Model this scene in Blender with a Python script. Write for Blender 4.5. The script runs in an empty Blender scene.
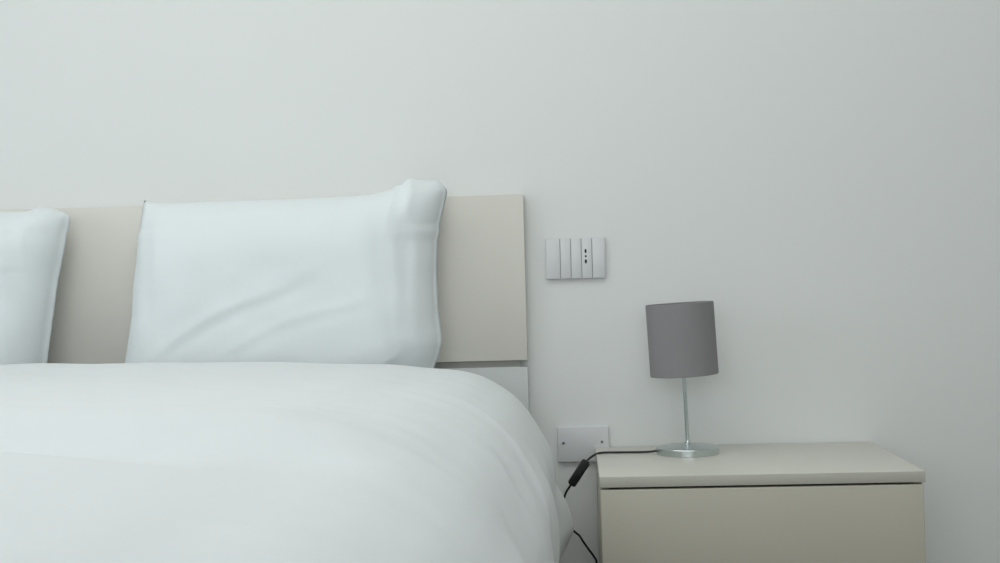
import bpy, bmesh, math, random
from mathutils import Vector, Matrix, noise
C = bpy.context.scene.collection
PI = math.pi

# ---------------------------------------------------------------- materials
def mat(name, col, rough=.6, metal=0., bump=0., bscale=60., var=0., vscale=3., sheen=0., detail=4, stretch=None):
    m = bpy.data.materials.new(name); m.use_nodes = True
    nt = m.node_tree; N = nt.nodes; L = nt.links
    b = N['Principled BSDF']
    b.inputs['Base Color'].default_value = (*col, 1); b.inputs['Roughness'].default_value = rough
    b.inputs['Metallic'].default_value = metal
    if sheen: b.inputs['Sheen Weight'].default_value = sheen
    tc = N.new('ShaderNodeTexCoord'); src = tc.outputs['Object']
    if stretch:
        mp = N.new('ShaderNodeMapping'); mp.inputs['Scale'].default_value = stretch
        L.new(src, mp.inputs['Vector']); src = mp.outputs['Vector']
    if var:
        n = N.new('ShaderNodeTexNoise'); n.inputs['Scale'].default_value = vscale; n.inputs['Detail'].default_value = 3
        L.new(src, n.inputs['Vector'])
        r = N.new('ShaderNodeMix'); r.data_type = 'RGBA'
        r.inputs[6].default_value = (*[c*(1-var) for c in col], 1); r.inputs[7].default_value = (*[min(1, c*(1+var)) for c in col], 1)
        L.new(n.outputs['Fac'], r.inputs[0]); L.new(r.outputs[2], b.inputs['Base Color'])
    if bump:
        n = N.new('ShaderNodeTexNoise'); n.inputs['Scale'].default_value = bscale; n.inputs['Detail'].default_value = detail
        L.new(src, n.inputs['Vector'])
        bp = N.new('ShaderNodeBump'); bp.inputs['Strength'].default_value = bump; bp.inputs['Distance'].default_value = .002
        L.new(n.outputs['Fac'], bp.inputs['Height']); L.new(bp.outputs['Normal'], b.inputs['Normal'])
    return m

def weave_mat(name, col, scale=900, strength=.3, sheen=0., rough=.9):
    m = mat(name, col, rough, sheen=sheen); nt = m.node_tree; N = nt.nodes; L = nt.links
    tc = N.new('ShaderNodeTexCoord'); hs = []
    for ax in ('X', 'Z'):
        w = N.new('ShaderNodeTexWave'); w.bands_direction = ax; w.inputs['Scale'].default_value = scale; w.inputs['Distortion'].default_value = .4
        L.new(tc.outputs['Object'], w.inputs['Vector']); hs.append(w)
    a = N.new('ShaderNodeMath'); a.operation = 'ADD'; L.new(hs[0].outputs['Fac'], a.inputs[0]); L.new(hs[1].outputs['Fac'], a.inputs[1])
    bp = N.new('ShaderNodeBump'); bp.inputs['Strength'].default_value = strength; bp.inputs['Distance'].default_value = .0004
    L.new(a.outputs[0], bp.inputs['Height']); L.new(bp.outputs['Normal'], N['Principled BSDF'].inputs['Normal'])
    return m

def floor_mat():
    m = bpy.data.materials.new('floor_tiles'); m.use_nodes = True; nt = m.node_tree; N = nt.nodes; L = nt.links
    b = N['Principled BSDF']; b.inputs['Roughness'].default_value = .45
    tc = N.new('ShaderNodeTexCoord'); br = N.new('ShaderNodeTexBrick')
    br.offset = .5; br.inputs['Scale'].default_value = 1.; br.inputs['Brick Width'].default_value = 1.2; br.inputs['Row Height'].default_value = .2
    br.inputs['Mortar Size'].default_value = .002
    br.inputs['Color1'].default_value = (.16, .14, .115, 1); br.inputs['Color2'].default_value = (.2, .175, .145, 1); br.inputs['Mortar'].default_value = (.06, .055, .05, 1)
    L.new(tc.outputs['Object'], br.inputs['Vector']); L.new(br.outputs['Color'], b.inputs['Base Color'])
    return m

M = dict(
    wall=mat('white_wall_paint', (.765, .78, .765), .85, bump=.08, bscale=140),
    ceiling=mat('ceiling_paint', (.82, .83, .82), .9, bump=.1, bscale=120),
    floor=floor_mat(),
    trim=mat('white_trim', (.78, .79, .78), .5, bump=.03, bscale=50),
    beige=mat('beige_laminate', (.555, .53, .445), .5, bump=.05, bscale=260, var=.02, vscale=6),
    beige_lit=mat('beige_laminate_lit', (.63, .62, .555), .42, bump=.05, bscale=260, var=.015, vscale=6),  # same laminate, lightened for the light falling on the top
    edge=mat('beige_laminate_shaded', (.545, .535, .47), .5, bump=.05, bscale=260),  # same laminate, shade of the slab's upright faces put into the colour
    head=mat('headboard_laminate', (.70, .68, .62), .55, bump=.05, bscale=260, var=.02, vscale=5),
    strip=mat('recessed_strip', (.34, .34, .31), .6, bump=.03, bscale=100),
    panel=mat('white_panel', (.58, .61, .60), .5, bump=.03, bscale=90),
    duvet=mat('white_cotton_duvet', (.70, .735, .735), .9, bump=.35, bscale=38, sheen=.15, detail=3),
    pillow=mat('white_cotton_pillow', (.745, .79, .795), .9, bump=.3, bscale=45, sheen=.15, detail=3),
    mattress=mat('mattress_ticking', (.75, .77, .78), .9, bump=.2, bscale=120),
    plastic=mat('white_plastic', (.665, .675, .68), .35, bump=.01, bscale=30),
    seam=mat('plate_seam', (.34, .35, .36), .6, bump=.01, bscale=30),
    black=mat('black_plastic', (.006, .007, .007), .6, bump=.15, bscale=400),
    cable=mat('black_cable', (.008, .01, .01), .5, bump=.02, bscale=300),
    shade=weave_mat('grey_shade_fabric', (.275, .266, .272), 700, .4),
    shade_in=mat('shade_lining', (.22, .22, .22), .8, bump=.02, bscale=100),
    steel=mat('brushed_steel', (.62, .67, .67), .24, metal=1., bump=.05, bscale=60, stretch=(1, 1, 25)),
    socket=mat('lamp_socket', (.5, .5, .5), .4, bump=.01, bscale=30),
    bulb=mat('opal_bulb', (.85, .85, .82), .3, bump=.01, bscale=30),
    screw=mat('screw_metal', (.25, .25, .25), .4, metal=1., bump=.02, bscale=200),
    dark=mat('dark_cavity', (.012, .012, .011), .8, bump=.01, bscale=30),
)

# ---------------------------------------------------------------- helpers
def empty(name, loc=(0, 0, 0)):
    o = bpy.data.objects.new(name, None); o.location = loc; o.empty_display_size = .1; C.objects.link(o); return o
def obj(name, bm, m, parent=None, smooth=True, loc=(0, 0, 0), angle=40):
    me = bpy.data.meshes.new(name); bmesh.ops.recalc_face_normals(bm, faces=bm.faces[:]); bm.to_mesh(me); bm.free()
    for x in (m if isinstance(m, list) else [m]): me.materials.append(x)
    if smooth:
        for p in me.polygons: p.use_smooth = True
        try: me.set_sharp_from_angle(angle=math.radians(angle))
        except Exception: pass
    o = bpy.data.objects.new(name, me); o.location = loc; C.objects.link(o)
    if parent:
        o.parent = parent
        P = parent; off = Vector((0, 0, 0))
        while P: off += P.location; P = P.parent
        o.location = Vector(loc) - off       # geometry is given in world coordinates
    return o
def tag(o, label=None, cat=None, group=None, kind=None):
    for k, v in (('label', label), ('category', cat), ('group', group), ('kind', kind)):
        if v: o[k] = v
    return o
def box(x0, x1, y0, y1, z0, z1, bev=0., seg=2, bm=None):
    bm = bm or bmesh.new()
    r = bmesh.ops.create_cube(bm, size=1)
    for v in r['verts']:
        v.co = Vector(((x0+x1)/2+v.co.x*(x1-x0), (y0+y1)/2+v.co.y*(y1-y0), (z0+z1)/2+v.co.z*(z1-z0)))
    if bev:
        es = list({e for v in r['verts'] for e in v.link_edges})
        bmesh.ops.bevel(bm, geom=es, offset=bev, segments=seg, affect='EDGES', profile=.5)
    return bm
def lathe(profile, n=64, c=(0, 0, 0), bm=None, close=False):
    bm = bm or bmesh.new(); rings = []
    for r, z in profile:
        rings.append([bm.verts.new((c[0]+r*math.cos(2*PI*i/n), c[1]+r*math.sin(2*PI*i/n), c[2]+z)) for i in range(n)] if r > 1e-6 else [bm.verts.new((c[0], c[1], c[2]+z))])
    pairs = list(zip(rings, rings[1:])) + ([(rings[-1], rings[0])] if close else [])
    for a, b in pairs:
        for i in range(n):
            j = (i+1) % n
            if len(a) == 1 and len(b) == 1: continue
            if len(a) == 1: bm.faces.new((a[0], b[i], b[j]))
            elif len(b) == 1: bm.faces.new((a[i], a[j], b[0]))
            else: bm.faces.new((a[i], a[j], b[j], b[i]))
    return bm
def catmull(pts, k=10):
    P = [Vector(p) for p in pts]; P = [2*P[0]-P[1]] + P + [2*P[-1]-P[-2]]; out = []
    for i in range(1, len(P)-2):
        for j in range(k):
            t = j/k; a, b, c, d = P[i-1:i+3]
            out.append(.5*((2*b)+(c-a)*t+(2*a-5*b+4*c-d)*t*t+(3*b-a-3*c+d)*t**3))
    out.append(P[-2]); return out
def tube(pts, r, n=12, bm=None):
    bm = bm or bmesh.new(); rings = []; up = Vector((0, 1, 0))
    for i, p in enumerate(pts):
        d = (pts[min(i+1, len(pts)-1)]-pts[max(i-1, 0)]).normalized()
        a = d.cross(up).normalized(); b = a.cross(d).normalized(); up = b
        rings.append([bm.verts.new(p+r*(math.cos(2*PI*k/n)*a+math.sin(2*PI*k/n)*b)) for k in range(n)])
    for A, B in zip(rings, rings[1:]):
        for k in range(n): bm.faces.new((A[k], A[(k+1) % n], B[(k+1) % n], B[k]))
    bm.faces.new(rings[0]); bm.faces.new(rings[-1][::-1]); return bm
def lerp_tab(tab, x):
    if x <= tab[0][0]: return tab[0][1]
    for (a, b), (c, d) in zip(tab, tab[1:]):
        if x <= c:
            t = (x-a)/(c-a); return b+(d-b)*t
    return tab[-1][1]
def sstep(a, b, x):
    t = max(0, min(1, (x-a)/(b-a))); return t*t*(3-2*t)
def gauss(x, m, s): return math.exp(-((x-m)/s)**2)

# ---------------------------------------------------------------- the room
X0, X1, Y0, Y1, ZC = -3.6, 2.6, -4.6, 0., 2.7
tag(obj('floor', box(X0-.1, X1+.1, Y0-.1, Y1+.1, -.1, 0), M['floor'], smooth=False), kind='structure')
tag(obj('ceiling', box(X0-.1, X1+.1, Y0-.1, Y1+.1, ZC, ZC+.1), M['ceiling'], smooth=False), kind='structure')
tag(obj('wall_back', box(X0-.1, X1+.1, 0, .1, 0, ZC), M['wall'], smooth=False), kind='structure')
FX0, FX1, FZ0, FZ1 = -1.75, 1.05, .95, 2.45  # opening added behind the camera to carry fill light
bm = box(X0-.1, FX0, Y0-.1, Y0, 0, ZC); box(FX1, X1+.1, Y0-.1, Y0, 0, ZC, bm=bm)
box(FX0, FX1, Y0-.1, Y0, 0, FZ0, bm=bm); box(FX0, FX1, Y0-.1, Y0, FZ1, ZC, bm=bm)
tag(obj('wall_front', bm, M['wall'], smooth=False), kind='structure')
w2 = empty('fill_window', ((FX0+FX1)/2, Y0, FZ0)); tag(w2, kind='structure')  # unseen window, added to go with the frontal fill
bm = bmesh.new()
for a, b in ((FX0, FX0+.05), (FX1-.05, FX1), ((FX0+FX1)/2-.025, (FX0+FX1)/2+.025)): box(a, b, Y0-.08, Y0-.03, FZ0, FZ1, .004, bm=bm)
for a, b in ((FZ0, FZ0+.05), (FZ1-.05, FZ1)): box(FX0, FX1, Y0-.08, Y0-.03, a, b, .004, bm=bm)
tag(obj('window_frame', bm, M['trim'], w2), kind='structure')  # frame of the added fill opening
tag(obj('wall_right', box(X1, X1+.1, Y0, 0, 0, ZC), M['wall'], smooth=False), kind='structure')
WY0, WY1, WZ0, WZ1 = -3.4, -1.0, .9, 2.4
bm = box(X0-.1, X0, Y0, WY0, 0, ZC); box(X0-.1, X0, WY1, 0, 0, ZC, bm=bm)
box(X0-.1, X0, WY0, WY1, 0, WZ0, bm=bm); box(X0-.1, X0, WY0, WY1, WZ1, ZC, bm=bm)
tag(obj('wall_left', bm, M['wall'], smooth=False), kind='structure')
w = empty('window_1', (X0, (WY0+WY1)/2, WZ0)); tag(w, kind='structure')
bm = bmesh.new(); t = .05
for a, b in ((WY0, WY0+t), (WY1-t, WY1), ((WY0+WY1)/2-t/2, (WY0+WY1)/2+t/2)): box(X0-.08, X0-.03, a, b, WZ0, WZ1, .004, bm=bm)
for a, b in ((WZ0, WZ0+t), (WZ1-t, WZ1)): box(X0-.08, X0-.03, WY0, WY1, a, b, .004, bm=bm)
tag(obj('window_frame', bm, M['trim'], w), kind='structure')
for nm, bx in (('baseboard_left', (X0, X0+.012, Y0, -.012, 0, .07)), ('baseboard_right', (X1-.012, X1, Y0, -.012, 0, .07))):
    tag(obj(nm, box(*bx, .003), M['trim']), kind='structure')

# ---------------------------------------------------------------- bed
XC = -1.06                       # centre line of the bed
HR = -.1044; HL = 2*XC-HR
bed = empty('bed', (XC, -1.1, 0))
tag(bed, 'double bed with plain beige laminate headboard above a white lower panel, against the white wall', 'bed')
obj('headboard', box(HL, HR, -.040, -.003, .7453, 1.1235, .0012), M['head'], bed)
obj('lower_panel', box(HL, HR, -.040, -.003, .06, .7300, .0012), M['panel'], bed)['label'] = 'white lower panel of the headboard'
obj('gap_strip', box(HL+.02, HR-.018, -.030, -.004, .7290, .7465), M['strip'], bed)['label'] = 'dark recessed strip between the headboard panels'
for sx in (HL+.03, HR-.055):
    obj('side_rail', box(sx, sx+.025, -2.27, -.041, .16, .40, .002), M['head'], bed)
obj('foot_rail', box(HL+.03, HR-.03, -2.295, -2.271, .16, .40, .002), M['head'], bed)
obj('slat_base', box(HL+.056, HR-.056, -2.269, -.045, .36, .398, .002), M['panel'], bed)
for lx in (HL+.06, HR-.11):
    for ly in (-2.25, -.12):
        obj('leg', box(lx, lx+.05, ly, ly+.05, 0, .16, .003), M['head'], bed)
mt = obj('mattress', box(HL+.058, HR-.058, -2.26, -.045, .40, .655, .035, 5), M['mattress'])
tag(mt, 'white mattress lying on the bed under the white duvet', 'mattress')

# ---------------------------------------------------------------- duvet
# cross-section of the right-hand side, from the middle of the bed to the hem (x, z)
sec = [(XC, .777), (-.93, .7765), (-.80, .7765), (-.67, .7745), (-.55, .7715), (-.46, .7679), (-.40, .7660), (-.356, .7630), (-.30, .7550), (-.258, .7495),
       (-.225, .7430), (-.190, .7320), (-.158, .7155), (-.128, .6950), (-.102, .6680), (-.083, .640), (-.063, .6057), (-.049, .5716), (-.0425, .5252),
       (-.0435, .48), (-.048, .43), (-.053, .38), (-.057, .33), (-.060, .28), (-.064, .235)]
scurve = catmull([Vector((x, 0, z)) for x, z in sec], 6)
SL = [0.]
for a, b in zip(scurve, scurve[1:]): SL.append(SL[-1]+(b-a).length)
def sec_at(s):                   # s is 0 (middle) to 1 (hem)
    s *= SL[-1]
    import bisect
    i = min(max(bisect.bisect_right(SL, s)-1, 0), len(SL)-2)
    f = (s-SL[i])/(SL[i+1]-SL[i]); return scurve[i].lerp(scurve[i+1], f)
def duvet_pt(s, t):              # s -1..1, t 0..1 head to foot
    right = s > 0; p = sec_at(abs(s)); x, z = p.x, p.z
    LEN = 2.6; a = t*LEN; ystart = -.335; flat = 2.0; R = .16
    if a < flat: y, drop = ystart-a, 0
    elif a < flat+R*PI/2: q = (a-flat)/R; y, drop = ystart-flat-R*math.sin(q), R*(1-math.cos(q))
    else: y, drop = ystart-flat-R-.02*math.sin((a-flat-R*PI/2)*4), R+(a-flat-R*PI/2)
    top = sstep(.60, .74, z)     # 1 on top, 0 on the hanging side
    side = 1-sstep(.45, .70, z)
    if drop: x = XC+(x-XC)*(1-.04*min(1, drop/.4)*side); z = max(z-drop, .235+.0*z)
    X = x if right else 2*XC-x
    # long lazy swells across the top
    if top > 0:
        yb = -1.545+.03*noise.noise(Vector((X*2.2, 0, 5.)))
        wd_ = .8+.7*sstep(-.7, -.3, X)                 # the sloping band is wider to the right
        k = 1-.8*sstep(-.55, -.25, X)                  # the crease in front of it dies out to the right
        tab = [(-.9, 0), (-.30, .001), (-.02, .0115), (.0, .0110), (.06*wd_, -.007), (.075*wd_, -.0075-.003*k), (.09*wd_, -.0075-.003*k), (.15*wd_, -.008+.006*k), (.5, -.006+.003*k), (.9, -.006)]
        h = sum(lerp_tab(tab, yb-y+o) for o in (-.008, -.004, 0, .004, .008))/5
        h *= 1.9*(1-.8*sstep(-.36, -.12, X))*(1-.3*sstep(-.8, -1.2, X))
        h += .0035*noise.noise(Vector((X*2.2, y*3.2, 1.7)))*2
        h -= .004*sstep(-1.5, -2.1, y)
        h += .0026*noise.noise(Vector((X*9+y*4, y*14, 4.2)))
        z += h*top
        z += .0030*gauss(y, -.35, .04)*noise.noise(Vector((X*7, 0, 2.)))*top
    # soft creases along the curve towards the side and hanging folds
    f = sstep(-.5, -.15, x)
    fold = .0075*math.sin(y*17+z*7+2.2*noise.noise(Vector((y*2, z*2, 0))))+.005*math.sin(y*41-z*9+1.3)
    wave = (noise.noise(Vector((y*3.1, z*4, 7.)))*.016+fold)*side
    near = .003*sstep(-.6, -1.1, y)-.014*gauss(y, -.53, .05)*(1 if right else 0)
    lobe = .043*max(0, 1-abs(y+.37)/.11)**.6*max(0, 1-abs(z-.425)/(.082 if z < .425 else .080))**.62 if right else 0
    dx = wave*sstep(-.40, -.70, y)*.9+near*side+lobe
    # diagonal creases running down from the corner of the mattress
    cr = .006*gauss(y, -.85-(.75-z)*.9, .03)-.006*gauss(y, -1.02-(.75-z)*1.1, .045)
    dx += cr*f*(1-top*.5); z += .003*noise.noise(Vector((X*8, y*6, 9.)))*f*top
    # wavy hem
    if z < .3: z += .018*noise.noise(Vector((y*3, X, 3.)))
    return Vector((X+(dx if right else -dx), y, z))
bm = bmesh.new(); NS, NT = 280, 400
g = [[bm.verts.new(duvet_pt(-1+2*i/NS, j/NT)) for i in range(NS+1)] for j in range(NT+1)]
for j in range(NT):
    for i in range(NS): bm.faces.new((g[j][i], g[j][i+1], g[j+1][i+1], g[j+1][i]))
duvet = obj('duvet', bm, M['duvet'], angle=180)
if duvet.data.polygons[NS*40+NS//2].normal.z < 0:
    duvet.data.flip_normals()
md = duvet.modifiers.new('thickness', 'SOLIDIFY'); md.thickness = .028; md.offset = -1; md.use_rim = True
tag(duvet, 'plain white puffy duvet spread over the bed and hanging down its right side', 'duvet')

# ---------------------------------------------------------------- pillows
def make_pillow(name, left, right, top, bot, yb, yt, thick, seed, creases):
    """left/right: tables z -> x; top: table u -> z; bot: z. Stands leaning back from y=yb (bottom) to y=yt (top)."""
    bm = bmesh.new(); NU, NV = 150, 110
    F_, B_ = {}, {}
    for j in range(NV+1):
        for i in range(NU+1):
            u, v = i/NU, j/NV
            zt = lerp_tab(top, u); z = bot+(zt-bot)*v
            zz = z
            xl, xr = lerp_tab(left, zz), lerp_tab(right, zz)
            x = xl+(xr-xl)*u
            W = xr-xl; du = min(u, 1-u)*W; dv = min(v, 1-v)*(zt-bot)
            a = 1-max(0, 1-max(0, du-.005)/.16)**2.2; b = 1-max(0, 1-dv/.13)**2.6
            th = thick*math.sqrt(max(0, a))*math.sqrt(max(0, b))
            q = Vector((x*5, z*5, seed)); w_ = noise.noise(q)*.010+noise.noise(q*2.7)*.003
            edge = max(gauss(du, .0, .10), .0)
            w_ += edge*.010*noise.noise(Vector((x*30+z*3, z*5, seed+3)))       # gathers near the side seams
            w_ += gauss(dv, .0, .06)*.006*noise.noise(Vector((x*26, z*3, seed+5)))
            for (x0, z0, x1, z1, wd, am) in creases:
                d = Vector((x1-x0, z1-z0)); L_ = d.length; d /= L_
                rel = Vector((x-x0, z-z0)); s = rel.dot(d)/L_; n = rel.x*-d.y+rel.y*d.x
                k = sstep(-.12, .18, s)*(1-sstep(.75, 1.12, s))
                n += .008*math.sin(s*6+seed)
                w_ += am*.32*(gauss(n, 0, wd)-.8*gauss(n, -1.7*wd, wd*1.2))*k
            yc = yb+(yt-yb)*v
            fr = min(1, th/thick*1.2)
            y1 = yc-th*.62-w_*fr; y2 = yc+th*.38
            seam = .004*noise.noise(Vector((x*22, z*22, seed)))*(1-fr)
            border = i in (0, NU) or j in (0, NV)
            F_[i, j] = bm.verts.new((x, y1+seam, z))
            B_[i, j] = F_[i, j] if border else bm.verts.new((x, max(y1+seam+.002, min(y2, -.046)), z))
    for j in range(NV):
        for i in range(NU):
            bm.faces.new((F_[i, j], F_[i+1, j], F_[i+1, j+1], F_[i, j+1]))
            try: bm.faces.new((B_[i, j], B_[i, j+1], B_[i+1, j+1], B_[i+1, j]))
            except ValueError: pass
    return obj(name, bm, M['pillow'], angle=180)

lt = [(.66, -1.006), (.7706, -1.001), (.80, -.9965), (.844, -.991), (.870, -.987), (.93, -.985), (.9886, -.9795), (1.03, -.976), (1.048, -.9762), (1.064, -.972), (1.0775, -.971), (1.10, -.967), (1.131, -.9620)]
rt = [(.66, -.318), (.735, -.308), (.75, -.303), (.765, -.296), (.7938, -.2885), (.812, -.288), (.8268, -.2905), (.86, -.2945), (.893, -.296), (.95, -.2975), (.99, -.2955), (1.02, -.2945), (1.04, -.289), (1.058, -.2893), (1.08, -.283), (1.1017, -.2775), (1.1301, -.2719), (1.15, -.279), (1.17, -.285)]
tt = [(0, 1.131), (.01, 1.1300), (.04, 1.1255), (.12, 1.1245), (.3, 1.1242), (.5, 1.1245), (.68, 1.1262), (.74, 1.1285), (.79, 1.134), (.825, 1.1405), (.84, 1.147), (.86, 1.1490), (.885, 1.1605), (.90, 1.1640), (.915, 1.160), (.94, 1.157), (.975, 1.157), (.992, 1.152), (1., 1.138)]
p1 = make_pillow('pillow', lt, rt, tt, .662, -.155, -.098, .175, 2.3,
                 [(-.90, .80, -.58, .955, .013, .0065), (-.74, .80, -.42, .915, .012, .0040), (-.80, .865, -.50, 1.0, .018, .0035), (-.345, .72, -.33, 1.12, .012, .0050), (-.305, .76, -.31, 1.08, .007, .0040), (-.45, .70, -.36, .80, .010, .004)])
tag(p1, 'large white pillow standing against the headboard near its right end, its top right corner peaked', 'pillow', 'white pillows leaning on the headboard')
rt2 = [(.66, -1.198), (.7771, -1.1788), (.8373, -1.1723), (.87, -1.169), (.9154, -1.163), (.955, -1.159), (1.0267, -1.1447), (1.06, -1.141), (1.0830, -1.1355), (1.1024, -1.1332), (1.12, -1.149)]
lt2 = [(.66, -1.86), (.8, -1.85), (1.0, -1.83), (1.12, -1.80)]
tt2 = [(0, 1.125), (.1, 1.117), (.5, 1.120), (.74, 1.119), (.80, 1.1165), (.86, 1.1150), (.893, 1.1185), (.91, 1.1235), (.955, 1.121), (.985, 1.112), (1., 1.100)]
p2 = make_pillow('pillow', lt2, rt2, tt2, .662, -.155, -.098, .175, 8.1,
                 [(-1.30, 1.055, -1.16, 1.085, .010, .006), (-1.28, .98, -1.17, .985, .010, .004), (-1.27, .90, -1.20, .84, .02, .004), (-1.7, .8, -1.4, .95, .014, .005)])
tag(p2, 'white pillow cut off by the left edge of the picture, leaning on the beige headboard', 'pillow', 'white pillows leaning on the headboard')

# ---------------------------------------------------------------- nightstand
nx0, nx1, nd, nz = .0448, .6724, .452, .5391
ns = empty('nightstand', ((nx0+nx1)/2, -nd/2, 0))
tag(ns, 'wide beige laminate nightstand with plain drawer fronts, under the table lamp', 'nightstand')
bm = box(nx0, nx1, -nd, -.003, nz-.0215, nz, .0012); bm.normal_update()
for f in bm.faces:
    if abs(f.normal.z) < .7: f.material_index = 1  # upright faces get the painted shade
obj('top', bm, [M['beige_lit'], M['edge']], ns)
obj('side_panel', box(nx0+.001, nx0+.019, -nd+.021, -.004, .0, nz-.022, .0008), M['beige'], ns)
obj('side_panel', box(nx1-.019, nx1-.001, -nd+.021, -.004, .0, nz-.022, .0008), M['beige'], ns)
obj('back_panel', box(nx0+.0195, nx1-.0195, -.012, -.005, .04, nz-.022), M['beige'], ns)
obj('plinth', box(nx0+.0195, nx1-.0195, -nd+.04, -nd+.055, .0, .045), M['beige'], ns)
obj('bottom_shelf', box(nx0+.0195, nx1-.0195, -nd+.022, -.0125, .0455, .06), M['beige'], ns)
zt_ = nz-.0215-.0045
for k in range(2):
    z1 = zt_-k*.238; z0 = z1-.234
    d = obj('drawer', box(nx0+.0012, nx1-.0035, -nd+.001, -nd+.0195, z0, z1, .0022, 3), M['beige'], ns)
    bm = bmesh.new()
    for bx in ((nx0+.03, nx0+.042, -nd+.022, -.03, z0+.03, z1-.04), (nx1-.042, nx1-.03, -nd+.022, -.03, z0+.03, z1-.04), (nx0+.0425, nx1-.0425, -.042, -.03, z0+.03, z1-.04), (nx0+.0425, nx1-.0425, -nd+.022, -.0425, z0+.03, z0+.036)):
        box(*bx, bm=bm)
    obj('drawer_box', bm, M['dark'], d, smooth=False)

# ---------------------------------------------------------------- table lamp
lx, ly, lz = .2441, -.1404, nz
lamp = empty('table_lamp', (lx, ly, lz))
tag(lamp, 'small table lamp with a grey drum shade on a slim steel stem and round base', 'lamp')
base = lathe([(0, 0), (.0672, 0), (.0680, .0008), (.0680, .0142), (.0674, .0152), (.066, .0157), (.048, .0182), (.030, .0203), (.016, .0222), (.0085, .0232), (.0062, .0240), (0, .0242)], 96)
obj('base', base, M['steel'], lamp, loc=(lx, ly, lz), angle=30)
top_s = Vector((lx-.0052, ly, lz+.215))
stem = tube([Vector((lx+.0006, ly, lz+.021)), Vector((lx-.0022, ly, lz+.12)), top_s], .0042, 24)
obj('stem', stem, M['steel'], lamp)
obj('collar', lathe([(0, 0), (.0062, 0), (.0062, .005), (.0048, .0080), (0, .0080)], 32), M['steel'], lamp, loc=(lx+.0005, ly, lz+.0225))
bm = lathe([(0, 0), (.010, 0), (.0155, .006), (.0155, .040), (.012, .042), (0, .042)], 32)
sk = obj('bulb_holder', bm, M['socket'], lamp, loc=top_s-Vector((0, 0, .012)))
obj('bulb', lathe([(0, 0), (.012, .002), (.013, .012), (.020, .028), (.0225, .042), (.019, .056), (.010, .064), (0, .066)], 32), M['bulb'], lamp, loc=top_s+Vector((0, 0, .028)))
SR, SH = .0740, .1560
Rt = Matrix.Rotation(math.radians(-2.55), 4, 'Y')
sb = Vector((lx-.0026, ly, lz+.1725))
bm = lathe([(SR, 0), (SR, SH), (SR-.0013, SH+.0008), (SR-.0026, SH), (SR-.0026, 0), (SR-.0013, -.0008)], 96, close=True)
for f in bm.faces:
    c = f.calc_center_median()
    if math.hypot(c.x, c.y) < SR-.002: f.material_index = 1
bmesh.ops.transform(bm, matrix=Rt, verts=bm.verts)
sh = obj('lamp_shade', bm, [M['shade'], M['shade_in']], lamp, loc=sb, angle=30)
bm = bmesh.new()
for k in range(3):
    a = 2*PI*k/3+.4
    tube([Rt @ Vector((.014*math.cos(a), .014*math.sin(a), .045)), Rt @ Vector((.045*math.cos(a), .045*math.sin(a), .03)), Rt @ Vector(((SR-.003)*math.cos(a), (SR-.003)*math.sin(a), .006))], .0012, 8, bm)
lathe([(.0135, .042), (.017, .042), (.017, .046), (.0135, .046)], 32, bm=bm, close=True)
obj('shade_support', bm, M['screw'], sh, loc=sb)
# ---- cord with its inline switch
yA = -.130
c1 = catmull([(.180, -.134, nz+.0072), (.165, -.128, nz+.0042), (.142, -.122, nz+.0027), (.115, -.119, nz+.0026), (.085, -.118, nz+.0027), (.066, -.119, nz+.0030), (.052, -.122, nz+.0024),
              (.0415, -.125, nz-.0008), (.0320, -.128, nz-.0064), (.0215, yA, nz-.0150)], 8)
c2 = catmull([(-.0110, yA-.002, .4765), (-.0178, -.130, .4665), (-.0235, -.130, .4580), (-.0282, -.129, .4450), (-.0303, -.128, .4300), (-.0290, -.126, .4080), (-.0200, -.124, .3860), (-.0087, -.122, .3700),
              (.0030, -.120, .3590), (.0120, -.118, .3440), (.0230, -.115, .3270), (.0330, -.112, .3120), (.0395, -.108, .2960), (.0400, -.10, .25), (.034, -.09, .16), (.015, -.07, .04), (0., -.05, .006), (-.06, -.035, .0035), (-.3, -.03, .0032)], 8)
cord = obj('cord', tube(c1, .0024), M['cable'], lamp); tube_bm = tube(c2, .0024); cord2 = obj('cord', tube_bm, M['cable'], lamp)
cord['label'] = 'black cord'; cord2['label'] = 'black cord'
A, B = Vector((.0236, yA-.001, .5262)), Vector((-.0126, yA-.002, .4738))
d = (A-B); Ls = d.length; mid = (A+B)/2
rot = d.to_track_quat('Z', 'Y').to_matrix().to_4x4()
bm = box(-.0120, .0120, -.0105, .0105, -Ls/2, Ls/2, .0042, 4)
for v in bm.verts:
    k = abs(v.co.z)/(Ls/2); v.co.x *= 1-.16*k**4; v.co.y *= 1-.2*k**4
    if abs(v.co.z) < .01: v.co.x *= .98
bmesh.ops.transform(bm, matrix=rot, verts=bm.verts)
sw = obj('cord_switch', bm, M['black'], lamp, loc=mid); sw['label'] = 'black inline rocker switch'
bm = box(-.0148, -.0105, -.0055, .0055, -.009, .009, .0018, 3)
bmesh.ops.transform(bm, matrix=rot, verts=bm.verts)
obj('rocker', bm, M['black'], sw, loc=mid)
for s_ in (-1, 1):
    pass

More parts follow.
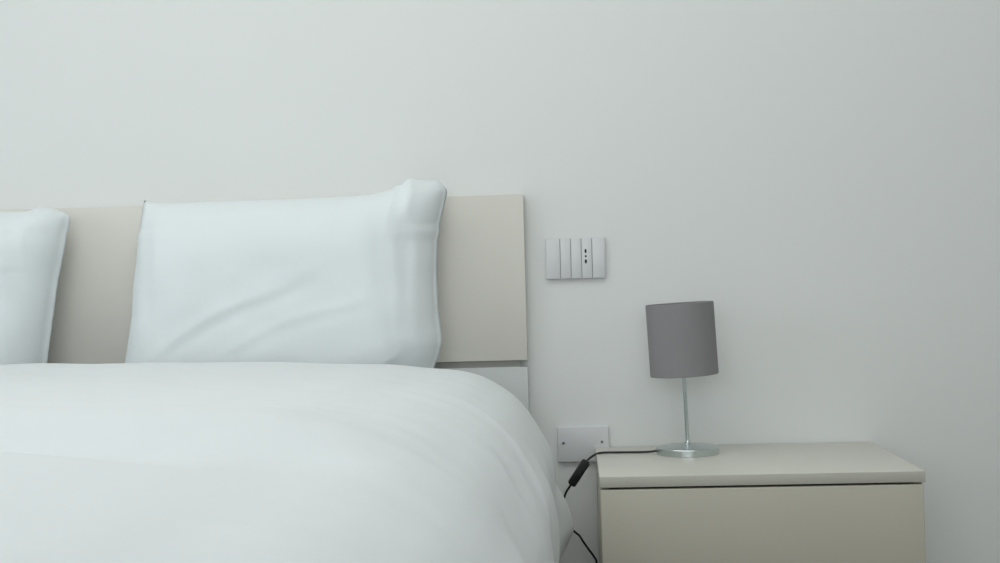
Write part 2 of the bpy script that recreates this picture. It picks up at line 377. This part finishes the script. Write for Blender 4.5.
# ---------------------------------------------------------------- wall plates
px0, px1, pz0, pz1 = -.0563, .0789, .9284, 1.0205
pl = empty('power_outlet_plate', ((px0+px1)/2, -.001, (pz0+pz1)/2))
tag(pl, 'white wall plate of vertical modules with one three-hole socket, right of the headboard', 'outlet')
obj('backing', box(px0+.0004, px1-.0004, -.0068, -.0005, pz0+.0004, pz1-.0004, .0008), M['seam'], pl)
xs = [px0, -.0238, .0005, .0250, .0493, px1]
for k, (a, b) in enumerate(zip(xs, xs[1:])):
    nm = ('plate_end', 'blank_module', 'blank_module', 'socket_module', 'plate_end')[k]
    m_ = obj(nm, box(a+(.0006 if k else 0), b-(.0006 if k < 4 else 0), -.0098, -.0069, pz0, pz1, .0007), M['plastic'], pl)
    if nm == 'socket_module':
        hx = .0347
        for z, rx, rz in ((.9905, .0024, .0050), (.9786, .0023, .0026), (.9668, .0026, .0050)):
            bm = bmesh.new(); n = 24
            fr = [bm.verts.new((hx+rx*math.cos(2*PI*i/n), -.0101, z+rz*math.sin(2*PI*i/n))) for i in range(n)]
            bk = [bm.verts.new((hx+rx*math.cos(2*PI*i/n), -.0096, z+rz*math.sin(2*PI*i/n))) for i in range(n)]
            bm.faces.new(fr); bm.faces.new(bk[::-1])
            for i in range(n): bm.faces.new((fr[i], fr[(i+1) % n], bk[(i+1) % n], bk[i]))
            obj('socket_hole', bm, M['black'], m_)
qx0, qx1, qz0, qz1 = -.0412, .0766, .5065, .5878
bp = empty('blank_cover_plate', ((qx0+qx1)/2, -.001, (qz0+qz1)/2))
tag(bp, 'blank white rectangular cover plate with two screws, low on the wall behind the black cord', 'cover plate')
obj('plate', box(qx0, qx1, -.0105, -.0005, qz0, qz1, .0020, 3), M['plastic'], bp)
for x, z in ((-.0277, .5510), (.0605, .5520)):
    bm = lathe([(0, 0), (.0032, 0), (.0032, .0008), (.0024, .0014), (0, .0015)], 20)
    bmesh.ops.transform(bm, matrix=Matrix.Rotation(PI/2, 4, 'X'), verts=bm.verts)
    s_ = obj('screw', bm, M['screw'], bp, loc=(x, -.0104, z))
    obj('screw_slot', box(x-.0022, x+.0022, -.0123, -.0116, z-.0005, z+.0005), M['dark'], s_)

# ---------------------------------------------------------------- light
def area(name, loc, target, sx, sy, power, col):
    l = bpy.data.lights.new(name, 'AREA'); l.shape = 'RECTANGLE'; l.size = sx; l.size_y = sy; l.energy = power; l.color = col
    o = bpy.data.objects.new(name, l); o.location = loc
    o.rotation_euler = (Vector(target)-Vector(loc)).to_track_quat('-Z', 'Y').to_euler(); C.objects.link(o); return o
area('side_window_daylight', (X0-.25, -2.2, 1.65), (0, -1.6, .9), 2.3, 1.5, 19, (.965, 1.0, .985))
area('front_fill_light', (-.35, Y0-.25, 1.7), (-.35, 0, .9), 2.7, 1.5, 30, (.97, 1.0, .985))  # added frontal fill, placed behind the made-up opening
area('right_soft_fill', (2.3, -2.0, 1.75), (.2, 0, .75), .45, .6, 1.2, (1.0, .985, .95))  # unseen soft source, added for the lamp's shadow on the wall; no door there
area('ceiling_bounce_fill', (-.5, -1.4, 2.66), (-.5, -1.4, 0), 3.0, 1.4, 25, (.98, 1.0, .985))  # added overhead fill standing in for ceiling bounce, not a fixture
wd = bpy.data.worlds.new('daylight'); bpy.context.scene.world = wd; wd.use_nodes = True
wd.node_tree.nodes['Background'].inputs[0].default_value = (.75, .86, 1, 1); wd.node_tree.nodes['Background'].inputs[1].default_value = 1.0

# ---------------------------------------------------------------- camera
cam = bpy.data.cameras.new('camera'); co = bpy.data.objects.new('camera', cam); C.objects.link(co)
cam.sensor_width = 36; cam.lens = 1300/1000*36; cam.clip_start = .05; cam.shift_y = -.0018
yaw, roll = .0547, .0269
f = Vector((-math.sin(yaw), math.cos(yaw), 0)); r = Vector((math.cos(yaw), math.sin(yaw), 0)); u = Vector((0, 0, 1))
# picture content turned anticlockwise = camera turned clockwise
r2 = r*math.cos(roll)-u*math.sin(roll); u2 = r*math.sin(roll)+u*math.cos(roll)
mw = Matrix((r2, u2, -f)).transposed().to_4x4(); mw.translation = Vector((0, -3.0, .93))
co.matrix_world = mw
bpy.context.scene.camera = co
vs = bpy.context.scene.view_settings; vs.view_transform = 'Standard'; vs.look = 'None'; vs.exposure = 0; vs.gamma = 1
